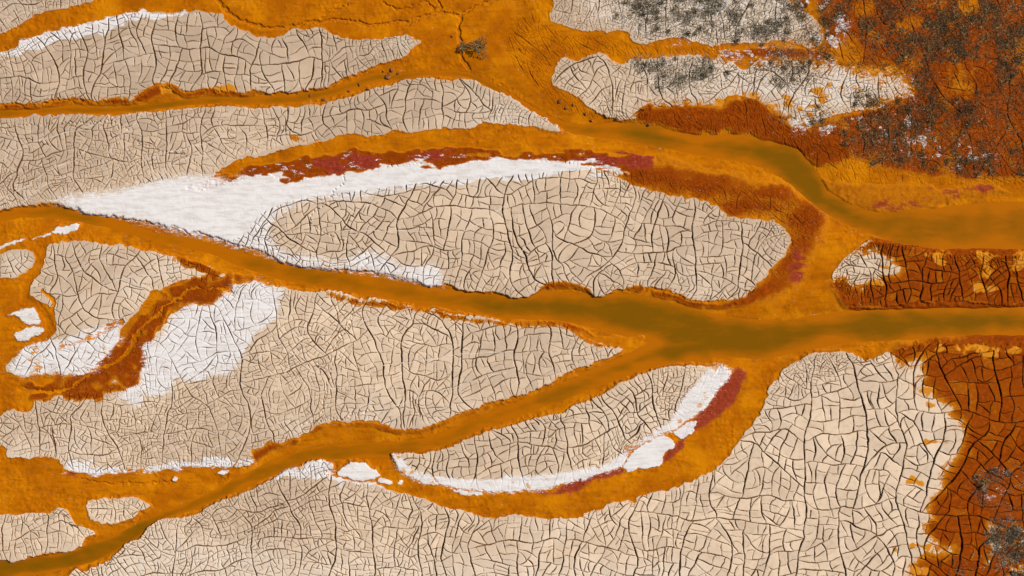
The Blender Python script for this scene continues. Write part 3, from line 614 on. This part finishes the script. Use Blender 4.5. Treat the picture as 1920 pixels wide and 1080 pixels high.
# ------------------------------------------------------------------ materials
class NT:
    def __init__(s, name):
        s.m = bpy.data.materials.new(name); s.m.use_nodes = True; s.t = s.m.node_tree
        s.b = s.t.nodes['Principled BSDF']
    def n(s, typ, **kw):
        x = s.t.nodes.new(typ)
        for k, v in kw.items(): setattr(x, k, v)
        return x
    def l(s, a, b): s.t.links.new(a, b)
    def val(s, sock, v):
        if hasattr(v, 'is_output'): s.l(v, sock)
        else: sock.default_value = v
    def math(s, op, a, b=0.0, clamp=False):
        x = s.n('ShaderNodeMath', operation=op, use_clamp=clamp); s.val(x.inputs[0], a); s.val(x.inputs[1], b); return x.outputs[0]
    def step(s, a, lo, hi):
        x = s.n('ShaderNodeMapRange', interpolation_type='SMOOTHSTEP'); s.val(x.inputs['Value'], a)
        x.inputs['From Min'].default_value = lo; x.inputs['From Max'].default_value = hi; return x.outputs[0]
    def mix(s, f, a, b, blend='MIX'):
        x = s.n('ShaderNodeMix', data_type='RGBA', blend_type=blend); s.val(x.inputs['Factor'], f)
        for sock, v in ((x.inputs[6], a), (x.inputs[7], b)):
            if hasattr(v, 'is_output'): s.l(v, sock)
            else: sock.default_value = (*v, 1)
        return x.outputs[2]
    def pos(s, scale=(1, 1, 1), rot=0.0):
        g = s.n('ShaderNodeNewGeometry'); mp = s.n('ShaderNodeMapping'); s.l(g.outputs['Position'], mp.inputs['Vector'])
        mp.inputs['Scale'].default_value = scale; mp.inputs['Rotation'].default_value = (0, 0, rot); return mp.outputs[0]
    def noise(s, scale, detail=4, rough=.55, vec=None):
        x = s.n('ShaderNodeTexNoise'); x.inputs['Scale'].default_value = scale; x.inputs['Detail'].default_value = detail; x.inputs['Roughness'].default_value = rough
        s.l(vec if vec else s.pos(), x.inputs['Vector']); return x.outputs['Fac']
    def attr(s, name):
        a = s.n('ShaderNodeAttribute', attribute_name=name); sp = s.n('ShaderNodeSeparateColor'); s.l(a.outputs['Color'], sp.inputs[0])
        return sp.outputs[0], sp.outputs[1], sp.outputs[2], a.outputs['Alpha']

def mud_material(name):
    k = NT(name)
    salt_, rust_, crim_, oran_ = k.attr('stain')
    crack_, plate_, film_, wet_ = k.attr('plates')
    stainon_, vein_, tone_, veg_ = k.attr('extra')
    nb = k.noise(.35, 5); nm = k.noise(2.2, 5, .6); nf = k.noise(9, 4, .65); nff = k.noise(26, 3, .6)
    streak = k.noise(1.0, 6, .65, k.pos((.5, 2.6, 1), math.radians(-14)))
    streak2 = k.noise(1.0, 6, .7, k.pos((1.6, 5.5, 1), math.radians(-10)))
    # pale dried mud
    pale = k.mix(k.step(nb, .35, .68), (.47, .335, .215), (.54, .395, .262))
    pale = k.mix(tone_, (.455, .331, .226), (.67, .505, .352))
    pale = k.mix(k.math('MULTIPLY', k.step(nb, .42, .62), .35), pale, (.52, .37, .25))
    pale = k.mix(k.math('MULTIPLY', k.step(nm, .45, .75), .55), pale, (.435, .305, .195))
    pale = k.mix(k.math('MULTIPLY', k.step(streak, .5, .75), .6), pale, (.57, .445, .32))
    pv = k.math('MULTIPLY_ADD', plate_, .2); pv.node.inputs[2].default_value = .9
    cmb = k.n('ShaderNodeCombineColor'); [k.l(pv, cmb.inputs[i]) for i in range(3)]
    pale = k.mix(1.0, pale, cmb.outputs[0], 'MULTIPLY')
    f = k.math('MULTIPLY', film_, k.step(k.math('ADD', nm, k.math('MULTIPLY', nf, .4)), .45, .9))
    pale = k.mix(f, pale, (.70, .61, .51))
    col = pale
    # ochre slurry
    och = k.mix(k.step(nb, .35, .65), (.40, .104, .0004), (.52, .157, .0005))
    och = k.mix(k.step(k.math('ADD', k.math('MULTIPLY', streak, .6), k.math('MULTIPLY', nf, .4)), .45, .68), och, (.30, .082, .0008))
    och = k.mix(k.math('MULTIPLY', k.step(nff, .56, .75), .45), och, (.15, .042, .001))
    och = k.mix(k.math('MULTIPLY', wet_, .35), och, (.27, .080, .0008))
    och = k.mix(k.math('MULTIPLY', k.step(k.noise(.9, 6, .7), .52, .68), .5), och, (.22, .062, .001))
    och = k.mix(k.math('MULTIPLY', k.step(k.noise(.22, 5, .6), .5, .66), .75), och, (.57, .19, .0009))
    och = k.mix(k.math('MULTIPLY', k.step(k.noise(.31, 6, .68, k.pos((1, 1.7, 1), .3)), .53, .70), .6), och, (.27, .070, .0006))
    o1 = k.step(k.math('ADD', oran_, k.math('MULTIPLY', k.math('SUBTRACT', nf, .5), .5)), .42, .6)
    col = k.mix(o1, col, och)
    # ochre stains on plates
    o2 = k.step(k.math('ADD', stainon_, k.math('MULTIPLY', k.math('SUBTRACT', nm, .5), .9)), .2, .75)
    col = k.mix(o2, col, (.55, .20, .012))
    # rust crust, ochre at its fringe
    gate = k.step(rust_, .03, .16)
    rn = k.math('MULTIPLY', k.math('SUBTRACT', k.math('ADD', k.math('MULTIPLY', nm, .55), k.math('MULTIPLY', nf, .45)), .5), 1.7)
    rn = k.math('ADD', rn, k.math('MULTIPLY', k.math('SUBTRACT', plate_, .5), k.math('MULTIPLY', k.math('SUBTRACT', 1.0, oran_), .55)))
    rr = k.math('ADD', rust_, k.math('MULTIPLY', rn, gate))
    rustc = k.mix(k.step(nm, .35, .7), (.21, .030, .001), (.335, .058, .001))
    rustc = k.mix(k.math('MULTIPLY', k.step(k.noise(.6, 5, .65), .5, .7), .35), rustc, (.11, .017, .001))
    rustc = k.mix(k.step(nff, .48, .72), rustc, (.095, .018, .001))
    col = k.mix(k.step(rr, .24, .38), col, (.46, .145, .003))
    col = k.mix(k.math('MULTIPLY', k.step(rr, .36, .92), .96), col, rustc)
    cc = k.math('ADD', crim_, k.math('MULTIPLY', k.math('SUBTRACT', k.math('ADD', k.math('MULTIPLY', streak2, .6), k.math('MULTIPLY', nf, .4)), .5), 3.0))
    crc = k.mix(k.step(k.math('ADD', k.math('MULTIPLY', nf, .5), k.math('MULTIPLY', streak2, .5)), .38, .62), (.185, .016, .006), (.31, .045, .024))
    col = k.mix(k.math('MULTIPLY', k.step(cc, .28, .85), .92), col, crc)
    # salt efflorescence, ragged along the flow
    ss = k.math('ADD', salt_, k.math('MULTIPLY', k.math('SUBTRACT', k.math('ADD', k.math('MULTIPLY', streak2, .55), k.math('MULTIPLY', nf, .45)), .5), 3.4))
    sc = k.mix(k.step(streak, .42, .66), (.72, .685, .66), (.60, .55, .515))
    sc = k.mix(k.math('MULTIPLY', k.step(nff, .5, .8), .12), sc, (.52, .46, .42))
    sf = k.math('MULTIPLY', k.step(ss, .34, .72), k.math('MULTIPLY_ADD', k.step(streak2, .35, .6), .22))
    sf.node.inputs[1].links[0].from_node.inputs[2].default_value = .76
    col = k.mix(sf, col, sc)
        # iron-brown subsoil inside the cracks, darkened to paint in some shade
    sub = k.mix(k.step(k.math('MAXIMUM', rust_, oran_), .2, .6), (.135, .066, .024), (.075, .019, .0015))
    sub = k.mix(k.math('MULTIPLY', k.math('MULTIPLY', k.step(rust_, .02, .14), k.math('SUBTRACT', 1.0, k.step(rust_, .4, .6))), k.math('SUBTRACT', .8, oran_, True)), sub, (.36, .12, .006))
    col = k.mix(k.step(crack_, .2, 1.3), col, sub)
    col = k.mix(k.math('MULTIPLY', vein_, .85), col, (.66, .57, .49))
    # litter and soil under the scrub
    lit = k.mix(k.step(nff, .4, .6), (.06, .034, .015), (.27, .19, .115))
    col = k.mix(k.math('MULTIPLY', k.step(k.math('ADD', veg_, k.math('MULTIPLY', k.math('SUBTRACT', nf, .5), 2.2)), .6, 1.0), .5), col, lit)
    k.l(col, k.b.inputs['Base Color'])
    rg = k.math('MULTIPLY_ADD', wet_, -.25); rg.node.inputs[2].default_value = .92
    k.l(rg, k.b.inputs['Roughness']); k.b.inputs['Specular IOR Level'].default_value = .03
    bp = k.n('ShaderNodeBump'); k.l(k.math('ADD', .05, k.math('MULTIPLY', oran_, .22)), bp.inputs['Strength']); bp.inputs['Distance'].default_value = .03
    k.l(k.math('ADD', nff, nf), bp.inputs['Height']); k.l(bp.outputs[0], k.b.inputs['Normal'])
    return k.m
MUD = mud_material('cracked_mud')

def water_material():
    k = NT('murky_iron_water')
    dp, _, _, _ = k.attr('depth')
    nb = k.noise(.25, 4); st = k.noise(1, 5, .6, k.pos((.5, 1.8, 1), math.radians(8))); nf = k.noise(6, 4, .6)
    f = k.math('ADD', dp, k.math('MULTIPLY', k.math('SUBTRACT', k.math('ADD', k.math('MULTIPLY', nb, .5), k.math('MULTIPLY', st, .5)), .5), 2.0))
    c = k.mix(k.step(f, .05, .6), (.40, .112, .0005), (.29, .092, .0004))
    c = k.mix(k.step(f, .45, 1.1), c, (.185, .074, .0003))
    c = k.mix(k.math('MULTIPLY', k.step(nf, .6, .8), .3), c, (.20, .075, .003))
    k.l(c, k.b.inputs['Base Color'])
    k.b.inputs['Roughness'].default_value = .1; k.b.inputs['IOR'].default_value = 1.33; k.b.inputs['Specular IOR Level'].default_value = .2
    bp = k.n('ShaderNodeBump'); bp.inputs['Strength'].default_value = .12; bp.inputs['Distance'].default_value = .02
    k.l(k.noise(3, 3), bp.inputs['Height']); k.l(bp.outputs[0], k.b.inputs['Normal'])
    return k.m

# ------------------------------------------------------------------ terrain pieces
ATT = {'stain': (salt, rust, crim, oran), 'plates': (crack, plate, film, wet), 'extra': (orange_on, pale_v, tone, veg)}
fo = owner[:-1, :-1]; fp = part[:-1, :-1]
g = link('ground', grid_mesh('ground', fo == 0, z, ATT, (0, 0, 0)), MUD); g['kind'] = 'structure'

LABEL = {
 'corner': "small pale cracked mud flat in the top left corner above the orange channel",
 'upper': "pale cracked mud flat with a white streak along its upper edge, between two orange channels",
 'band': "long pale cracked mud flat above the broad white salt streak, tapering to a point",
 'centre': "largest central cracked mud flat, with broad white salt streak and dark rust shore",
 'lower': "pale finely cracked mud flat ending in an arrow tip where two channels meet",
 'west': "small pale cracked flat left of the rust gully, white along its lower side",
 'sliver': "smallest pale flat at the left edge, cut off by a narrow orange rivulet",
 'southwest': "small pale cracked flat at the bottom left, below the oval islet",
 'islet': "tiny oval cracked mud islet ringed by orange mud",
 'south': "wide cracked mud flat across the bottom, pale plates turning dark rust at the right",
 'spit': "rust red cracked flat with a small pale tip, between two stream arms",
 'lens': "crescent shaped cracked flat rimmed white with salt, inside the curved orange channel",
 'scrub': "white crusted mud flat under grey scrub at the top edge",
 'tongue': "pale tongue of cracked mud with scattered scrub and ochre stains, upper right",
}
GROUP = 'cracked mud flats between the channels'
PN = {1: 'salt_crust', 2: 'rust_crust'}
def centre_of(mask):
    r, c = np.nonzero(mask); return to_world(c.mean() + X0, r.mean() + Y0, 0)
for k, n in enumerate(FL):
    m = fo == k + 1
    org = centre_of(m)
    o = link('mud_flat', grid_mesh('mud_flat', m & (fp == 0), z, ATT, org), MUD, loc=org); tag(o, LABEL[n], 'mud flat', GROUP)
    for q, pn in PN.items():
        mm = m & (fp == q)
        if mm.sum() > 60:
            link(pn, grid_mesh(pn, mm, z, ATT, org), MUD, o)
m = fo == NE_ID; org = centre_of(m)
o = link('rust_flat', grid_mesh('rust_flat', m, z, ATT, org), MUD, loc=org); tag(o, "rust brown cracked flat overgrown with dry scrub in the upper right corner", 'mud flat', GROUP)
for j, n in enumerate(SN):
    m = fo == 100 + j
    if m.sum() < 8: continue
    org = centre_of(m)
    o = link('salt_patch', grid_mesh('salt_patch', m, z, ATT, org), MUD, loc=org); tag(o, SALT_ALONE[n][1], 'salt crust', 'salt crusts on the orange mud')

zw = np.full((H, W), Z_WATER, np.float32)
wm = (sd_water < 9)
ws = wm[::3, ::3][:-1, :-1]
wo = link('water', grid_mesh('water', ws, zw[::3, ::3], {'depth': (deep[::3, ::3],) * 4}, (0, 0, 0), step=3), water_material()); wo['kind'] = 'structure'

# the plain beyond the surveyed flats
def plain():
    me = bpy.data.meshes.new('plain'); a = 400
    me.from_pydata([(-a, -a, -.9), (a, -a, -.9), (a, a, -.9), (-a, a, -.9)], [], [(0, 1, 2, 3)])
    k = NT('far_mud'); c = k.mix(k.step(k.noise(.08, 8, .65), .45, .6), (.40, .14, .006), (.44, .335, .24)); k.l(c, k.b.inputs['Base Color']); k.b.inputs['Roughness'].default_value = .9
    o = link('plain', me, k.m); o['kind'] = 'structure'
plain()

# ------------------------------------------------------------------ vegetation
def veg_material():
    k = NT('dry_scrub')
    t_, wm_, _, _ = k.attr('tint')
    r = k.n('ShaderNodeValToRGB'); k.l(t_, r.inputs[0]); e = r.color_ramp.elements
    e[0].position = 0; e[0].color = (.024, .018, .010, 1); e[1].position = 1; e[1].color = (.60, .50, .37, 1)
    for p_, c_ in ((.25, (.055, .042, .022, 1)), (.5, (.12, .095, .052, 1)), (.72, (.25, .19, .115, 1)), (.88, (.42, .33, .22, 1))):
        x = e.new(p_); x.color = c_
    k.l(k.mix(wm_, r.outputs[0], k.mix(1.0, r.outputs[0], (.85, .62, .34), 'MULTIPLY')), k.b.inputs['Base Color']); k.b.inputs['Roughness'].default_value = .8; k.b.inputs['Specular IOR Level'].default_value = .2
    return k.m
SCRUB = veg_material()
def green_material():
    k = NT('green_leaf')
    t_, _, _, _ = k.attr('tint')
    c = k.mix(t_, (.05, .03, .007), (.24, .12, .02)); k.l(c, k.b.inputs['Base Color']); k.b.inputs['Roughness'].default_value = .6
    return k.m
GREEN = green_material()
def blades(name, base, direc, length, width, rise, tint, mat, warm=0.0):
    """base Nx3, horizontal unit direction Nx2: bent tapering blades, four verts + tip each"""
    n = len(base)
    d3 = np.c_[direc, np.zeros(n)]; sd = np.c_[-direc[:, 1], direc[:, 0], np.zeros(n)] * (width / 2)[:, None]
    up = np.array([0, 0, 1.0])
    mid = base + d3 * (length * .45)[:, None] + up * (rise * .75)[:, None]
    tip = base + d3 * length[:, None] + up * rise[:, None]
    V = np.stack([base - sd, base + sd, mid + sd * .8, mid - sd * .8, tip], 1).reshape(-1, 3)
    i = np.arange(n) * 5
    loops = np.concatenate([np.c_[i, i + 1, i + 2, i + 3], np.c_[i + 3, i + 2, i + 4]], 1).ravel()
    starts = np.stack([np.arange(n) * 7, np.arange(n) * 7 + 4], 1).ravel()
    me = bpy.data.meshes.new(name); me.vertices.add(len(V)); me.vertices.foreach_set('co', V.astype(np.float32).ravel())
    me.loops.add(len(loops)); me.loops.foreach_set('vertex_index', loops.astype(np.int32))
    me.polygons.add(2 * n); me.polygons.foreach_set('loop_start', starts.astype(np.int32)); me.update(calc_edges=True)
    a = me.attributes.new('tint', 'FLOAT_COLOR', 'POINT'); t4 = np.repeat(tint, 5)[:, None].repeat(4, 1).astype(np.float32); t4[:, 1] = np.repeat(warm, 5) if np.ndim(warm) else warm; a.data.foreach_set('color', t4.ravel())
    if name is None: return me
    return me
def tussock_mesh(seed, dark):
    g = np.random.default_rng(seed); n = int(g.integers(36, 56))
    th = g.normal(math.radians(42), 1.15, n); R_ = g.uniform(.0, .26, n); ph = g.uniform(0, 6.28, n)
    base = np.c_[R_ * np.cos(ph), R_ * np.sin(ph), np.full(n, -.03)]
    tint = np.clip(g.normal(.42 if dark else .62, .24, n), 0, 1)
    return blades('grass_tussock', base, np.c_[np.cos(th), np.sin(th)], g.uniform(.14, .42, n), g.uniform(.02, .05, n), g.uniform(.05, .26, n), tint, SCRUB, float(seed % 2))
VARI = [tussock_mesh(900 + i, i < 5) for i in range(10)]
for me in VARI: me.materials.append(SCRUB)
g5 = np.random.default_rng(77)
inside = (GX > -30) & (GX < 1950) & (GY > -30) & (GY < 1110)
pw = np.where(inside, np.clip(veg, 0, 1) ** 1.2, 0).ravel().astype(np.float64); pw /= pw.sum()
def ground_z(px, py): return float(z[int(np.clip(round(py - Y0), 0, H - 1)), int(np.clip(round(px - X0), 0, W - 1))])
ZONES = [(lambda x, y: y > 800, "dark grey grass tussock among the scrub in the bottom right corner", 'tussocks in the bottom right corner'),
         (lambda x, y: y > 215, "grey green tussock in the scrub belt above the orange and crimson shore", 'tussocks of the scrub belt'),
         (lambda x, y: x < 1480 and y < 95, "grey tussock among the scrub on the white crust at the top edge", 'tussocks on the white crust'),
         (lambda x, y: x < 1715 and y > 98, "grey tussock scattered on the pale tongue of cracked mud", 'tussocks on the pale tongue'),
         (lambda x, y: True, "dry straw and brown tussock on the rust ground of the upper right", 'tussocks on the rust ground')]
spots = []; tries = g5.choice(len(pw), 6000, p=pw)
for q in tries:
    x, y = q % W + X0 + g5.random(), q // W + Y0 + g5.random()
    if all((x - a) ** 2 + (y - b) ** 2 > 110 for a, b in spots): spots.append((x, y))
    if len(spots) >= 290: break
for i, (x, y) in enumerate(spots):
    o = bpy.data.objects.new('grass_tussock', VARI[(i % 5) * 2 + (1 if (x > 1480 and y < 330) else 0)]); COL.objects.link(o)
    o.location = to_world(x, y, ground_z(x, y)); o.rotation_euler = (0, 0, g5.normal(0, .5)); s_ = g5.uniform(.7, 1.3); o.scale = (s_, s_, s_)
    for f, lab, grp in ZONES:
        if f(x, y): tag(o, lab, 'grass tussock', grp); break
# the matted grass between them
nb_ = 60000
q = g5.choice(len(pw), nb_, p=pw); bx = q % W + X0 + g5.random(nb_); by = q // W + Y0 + g5.random(nb_)
zz_ = z[np.clip(np.round(by - Y0), 0, H - 1).astype(int), np.clip(np.round(bx - X0), 0, W - 1).astype(int)]
base = np.c_[(bx - 960) * S, (540 - by) * S, zz_ * S - .02]
th = g5.normal(math.radians(42), .75, nb_)
zone_t = np.where((bx < 1500) & (by < 200), .12, 0) - np.where(bx > 1720, .08, 0)
clump = vn[np.clip(np.round(by - Y0), 0, H - 1).astype(int), np.clip(np.round(bx - X0), 0, W - 1).astype(int)]
tint = np.clip(g5.normal(.5, .26, nb_) + zone_t - .10 * clump, 0, 1)
me = blades('dry_grass', base, np.c_[np.cos(th), np.sin(th)], g5.uniform(.1, .42, nb_), g5.uniform(.02, .05, nb_), g5.uniform(.02, .16, nb_), tint, SCRUB, np.clip((bx - 1420) / 120, 0, 1) * (by < 500))
o = link('dry_grass', me, SCRUB); o['kind'] = 'stuff'; o['label'] = "matted dry grass and litter between the tussocks"; o['category'] = 'grass'

# leafy shrub by the fork of the dark rills
def shrub(px, py, R_, label, seed, n=330):
    g = np.random.default_rng(seed); x, y, zz0 = to_world(px, py, ground_z(px, py))
    root = bpy.data.objects.new('shrub', None); COL.objects.link(root); root.location = (x, y, zz0); tag(root, label, 'shrub')
    ph = g.uniform(0, 6.28, n); r = R_ * np.sqrt(g.random(n)) * (.75 + .35 * np.sin(ph * 3 + seed)); 
    hgt = .15 + .75 * R_ * (1 - (r / R_ / 1.1) ** 2).clip(0) * g.uniform(.5, 1, n)
    base = np.c_[r * np.cos(ph), r * np.sin(ph), hgt]
    th = ph + g.normal(0, .7, n)
    me = blades('foliage', base, np.c_[np.cos(th), np.sin(th)], g.uniform(.12, .34, n), g.uniform(.03, .07, n), g.uniform(-.03, .12, n), g.random(n), GREEN)
    link('foliage', me, GREEN, root)
    m_ = 26; ph = g.uniform(0, 6.28, m_); base = np.zeros((m_, 3)); base[:, 2] = -.03
    me = blades('stem', base, np.c_[np.cos(ph), np.sin(ph)], g.uniform(.4, .95, m_) * R_, np.full(m_, .035), g.uniform(.2, .5, m_) * R_, g.uniform(.1, .45, m_), SCRUB, 1.0)
    link('stem', me, SCRUB, root)
shrub(899, 88, 1.0, "leafy brown olive shrub standing in orange mud right of the dark rill", 5)
shrub(868, 90, .42, "small dark bush at the left foot of the leafy shrub, on the rill", 9, 150)
shrub(1843, 905, .5, "small sparse bush on the dark rust mud at the right", 12, 120)

# clods of mud fallen from the banks
def clod_mesh(seed):
    import bmesh
    bm = bmesh.new(); bmesh.ops.create_icosphere(bm, subdivisions=3, radius=1.0); g = np.random.default_rng(seed)
    dirs = g.normal(size=(9, 3)); dirs /= np.linalg.norm(dirs, axis=1)[:, None]; cut_ = g.uniform(.55, .9, 9)
    for v in bm.verts:
        c = np.array(v.co)
        for d_, q_ in zip(dirs, cut_):
            e = c @ d_ - q_
            if e > 0: c = c - d_ * e * .85
        c *= 1 + .05 * math.sin(9 * c[0] + seed) * math.sin(8 * c[1])
        v.co = c * np.array([1, .8, .62])
    me = bpy.data.meshes.new('mud_clod'); bm.to_mesh(me); bm.free()
    return me
k = NT('clod_mud'); c = k.mix(k.step(k.noise(5, 4), .4, .65), (.10, .035, .008), (.34, .12, .006)); k.l(c, k.b.inputs['Base Color']); k.b.inputs['Roughness'].default_value = .9
CLODS = [clod_mesh(40 + i) for i in range(5)]
for me in CLODS: me.materials.append(k.m)
CL = [(727,143,.28),(734,130,.2),(730,136,.16),(672,157,.2),(653,170,.16),(606,186,.2),(580,178,.18),(690,168,.14),(745,137,.16),(718,133,.12),(1050,190,.2),(1062,203,.18),(1075,196,.14),(1110,225,.18),(1157,222,.16),(1218,233,.16),(1098,213,.16),(866,88,.14),(847,68,.14)]
for i, (x, y, r) in enumerate(CL):
    o = bpy.data.objects.new('mud_clod', CLODS[i % 5]); COL.objects.link(o); o.location = to_world(x, y, ground_z(x, y) + r / S * .25)
    o.scale = (r * 1.2, r * 1.1, r * 1.2); o.rotation_euler = (0, 0, i * 1.7)
    tag(o, "dark clod of fallen mud lying along the narrow upper channel", 'mud clod', 'mud clods along the upper channel')

# ------------------------------------------------------------------ light, sky, camera
AZ, EL = math.radians(24), math.radians(43)          # sun from the right, a little above
d = Vector((math.cos(AZ) * math.cos(EL), math.sin(AZ) * math.cos(EL), math.sin(EL)))
sl = bpy.data.lights.new('sun', 'SUN'); sl.energy = 4.0; sl.angle = math.radians(.53); sl.color = (1.0, .95, .87)
so = bpy.data.objects.new('sun', sl); COL.objects.link(so); so.location = d * 60; so.rotation_euler = d.to_track_quat('Z', 'Y').to_euler()
w = bpy.data.worlds.new('World'); scene.world = w; w.use_nodes = True
t = w.node_tree; sk = t.nodes.new('ShaderNodeTexSky'); sk.sky_type = 'NISHITA'; sk.sun_disc = False; sk.sun_elevation = EL; sk.sun_rotation = math.pi / 2 - AZ
t.links.new(sk.outputs[0], t.nodes['Background'].inputs[0]); t.nodes['Background'].inputs[1].default_value = .07
cam = bpy.data.cameras.new('camera'); co = bpy.data.objects.new('camera', cam); COL.objects.link(co); co.location = (0, 0, 100); co.rotation_euler = (0, 0, 0)
cam.sensor_width = 36; cam.lens = 36 * 100 / (1920 * S); cam.clip_start = 1; cam.clip_end = 2000
scene.camera = co
scene.view_settings.view_transform = 'Standard'; scene.view_settings.look = 'None'; scene.view_settings.exposure = .25; scene.view_settings.gamma = 1
